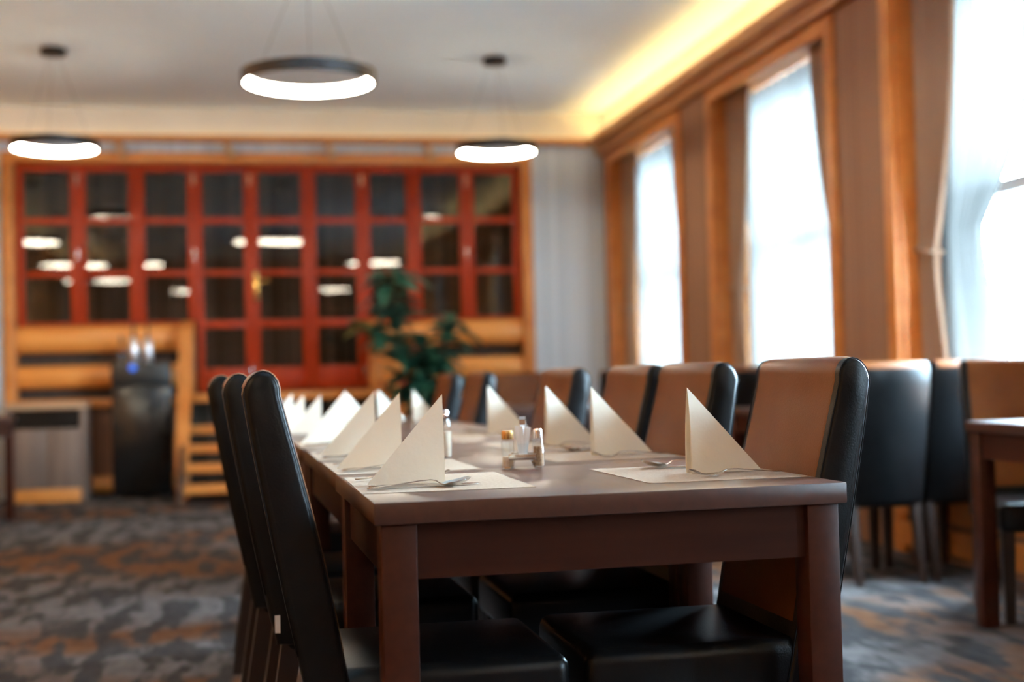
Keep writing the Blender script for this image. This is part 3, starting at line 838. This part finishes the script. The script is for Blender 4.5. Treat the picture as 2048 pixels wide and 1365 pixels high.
# ------------------------------------------------------------------ furniture along the back wall
t = thing('cabinet', 'low wooden cabinet with a black slot below its pale top', 'cabinet', (-1.64, 11.75, 0))
bobj('body', (-.31, .31, .02, .36, .02, .775), 'cabwood', t)
bobj('cabinet_top', (-.325, .325, -.012, .37, .7755, .828), 'cabtop', t, bev=.004)
bobj('side_panel', (.275, .325, -.008, .37, .0, .775), 'cabwood', t, bev=.003)
bobj('side_panel', (-.325, -.275, -.008, .37, .0, .775), 'cabwood', t, bev=.003)
bobj('slot', (-.274, .274, .004, .0195, .615, .772), 'blackgloss', t)
bobj('door', (-.274, -.002, -.004, .0195, .115, .610), 'cabwood', t, bev=.003)
bobj('door', (.002, .274, -.004, .0195, .115, .610), 'cabwood', t, bev=.003)
bobj('plinth', (-.274, .274, -.006, .0195, .001, .110), 'pine_x', t, bev=.003)

t = thing('drinks_cooler', 'tall black cooler cabinet with a small blue light on its front', 'cooler', (-.87, 11.78, 0))
bobj('body', (-.245, .245, .0, .30, .03, 1.15), 'blackgloss', t, bev=.012)
bobj('door', (-.235, .235, -.018, -.0005, .06, .93), 'blackgloss', t, bev=.006)
bobj('control_panel', (-.235, .235, -.018, -.0005, .945, 1.14), 'black', t, bev=.006)
bm = bmesh.new(); lathe(bm, [(.030, 0), (.030, .006), (.016, .010)], 16)
o = obj('indicator_light', bm, 'bluelight', t, smooth=True, angle=40); o.rotation_euler = (PI / 2, 0, 0); o.location = (-.063, -.0185, 1.105); o['label'] = 'blue indicator light'
bm = bmesh.new()
for sx in (-1, 1):
    for yy in (.05, .25): box(bm, sx * .2 - .02, sx * .2 + .02, yy - .02, yy + .02, 0, .03)
obj('feet', bm, 'black', t)
bobj('handle', (.19, .205, -.05, -.0185, .55, .85), 'black', t, bev=.004)
for k, (dx, hh, lab) in enumerate(((-.160, .17, 'stout glass jar with a dark lid, leftmost on the black cooler'), (-.058, .215, 'silvery bottle with a thin neck in the middle of the black cooler'), (.058, .205, 'silvery bottle with a thin neck, rightmost on the black cooler'))):
    b = thing('bottle', lab, 'bottle', (-.87 + dx, 11.84, 1.1502), group='bottles on the black cooler')
    rr = .044 if k else .038
    bm = bmesh.new(); lathe(bm, [(rr * .92, 0), (rr, .006), (rr, hh * .78), (rr * .75, hh * .92), (.014, hh)], 18); obj('body', bm, mat('frosted_steel', (.72, .72, .74), .28, metal=.85) if k else 'vessel', b, smooth=True, angle=45)
    bm = bmesh.new(); lathe(bm, [(.013, hh + .0005), (.011, hh + .06), (.009, hh + (.13 if k else .03))], 12); obj('neck', bm, 'black' if k != 2 else 'leg', b, smooth=True, angle=45)

# ------------------------------------------------------------------ potted plant in front of the right log wall
px, py = 1.355, 10.62
t = thing('potted_plant', 'leafy green rubber plant in a green pot beside the stairs', 'plant', (px, py, 0))
bm = bmesh.new(); lathe(bm, [(.13, 0), (.15, .01), (.19, .30), (.205, .34), (.205, .37), (.18, .37), (.175, .33)], 28); obj('pot', bm, 'pot', t, smooth=True, angle=40)
bm = bmesh.new(); lathe(bm, [(.172, .325), (.174, .333), (.05, .345)], 24); obj('soil', bm, 'soil', t, smooth=True)
stems = [[(0, 0, .33), (-.04, .02, .75), (-.14, .0, 1.15), (-.22, -.02, 1.55), (-.21, 0, 1.84)],
         [(.03, -.02, .33), (.07, -.03, .7), (.10, -.05, 1.0), (.20, -.05, 1.25), (.27, -.05, 1.40)],
         [(-.03, 0, .33), (-.02, -.02, .7), (.0, -.04, .95), (.02, -.04, 1.2)],
         [(-.14, 0, 1.15), (-.27, -.02, 1.28), (-.43, -.03, 1.38)],
         [(.05, 0, .5), (.10, -.02, .72), (.04, -.03, .9)]]
def leaf_bm(L=.19, W_=.085, fold=.018, droop=.05):
    bm = bmesh.new(); n = 8; rows = []
    for k in range(n + 1):
        u = k / n; hw = W_ / 2 * math.sin(math.pi * (u * .93 + .04)) ** .8
        z = -droop * u * u; x = L * u
        rows.append([(x, -hw, z + fold * hw / (W_ / 2)), (x, -hw * .5, z + fold * .35 * hw / (W_ / 2)), (x, 0, z), (x, hw * .5, z + fold * .35 * hw / (W_ / 2)), (x, hw, z + fold * hw / (W_ / 2))])
    loft(bm, rows, False, False); return bm
srcs = []
for k, (L_, W_) in enumerate(((.21, .095), (.17, .085), (.24, .10))):
    me = obj('leaf_source', leaf_bm(L_, W_, droop=.03 + .03 * k), 'leaf2' if False else 'leaf', smooth=True); srcs.append(me)
yl = obj('leaf_source', leaf_bm(.17, .085), 'leaf2', smooth=True)
rl = random.Random(5)
for si, sp in enumerate(stems):
    bm = bmesh.new(); tube(bm, sp, [.014 - .008 * k / (len(sp) - 1) for k in range(len(sp))], 8); obj('stem', bm, 'stem', t, smooth=True)
    P = [Vector(p) for p in sp]; seglen = [(b - a).length for a, b in zip(P, P[1:])]; tot = sum(seglen)
    nl = [72, 56, 42, 16, 22][si]; lo_ = [.30, .32, .35, .4, .3][si]
    for q in range(nl):
        d = tot * (lo_ + (1 - lo_) * (q + .5) / nl); k = 0
        while k < len(seglen) - 1 and d > seglen[k]: d -= seglen[k]; k += 1
        p = P[k].lerp(P[k + 1], min(1, d / seglen[k]))
        az = q * 2.4 + rl.uniform(-.4, .4); el = rl.uniform(-.35, .75)
        src = yl if (si == 3 and q % 3 == 0) else srcs[q % 3]
        c = src.copy(); C.objects.link(c); c.name = 'leaf'; c.parent = t; c.location = p
        c.rotation_euler = Euler((rl.uniform(-.4, .4), -el, az)); s = rl.uniform(.95, 1.45); c.scale = (s, s, s)
for s in srcs + [yl]: bpy.data.objects.remove(s)

# ------------------------------------------------------------------ outside
tag(bobj('ground', (XW + .6, 60, -40, 60, -.6, -.5), 'ground'), 'pale paved ground outside the windows', 'ground', kind='structure')
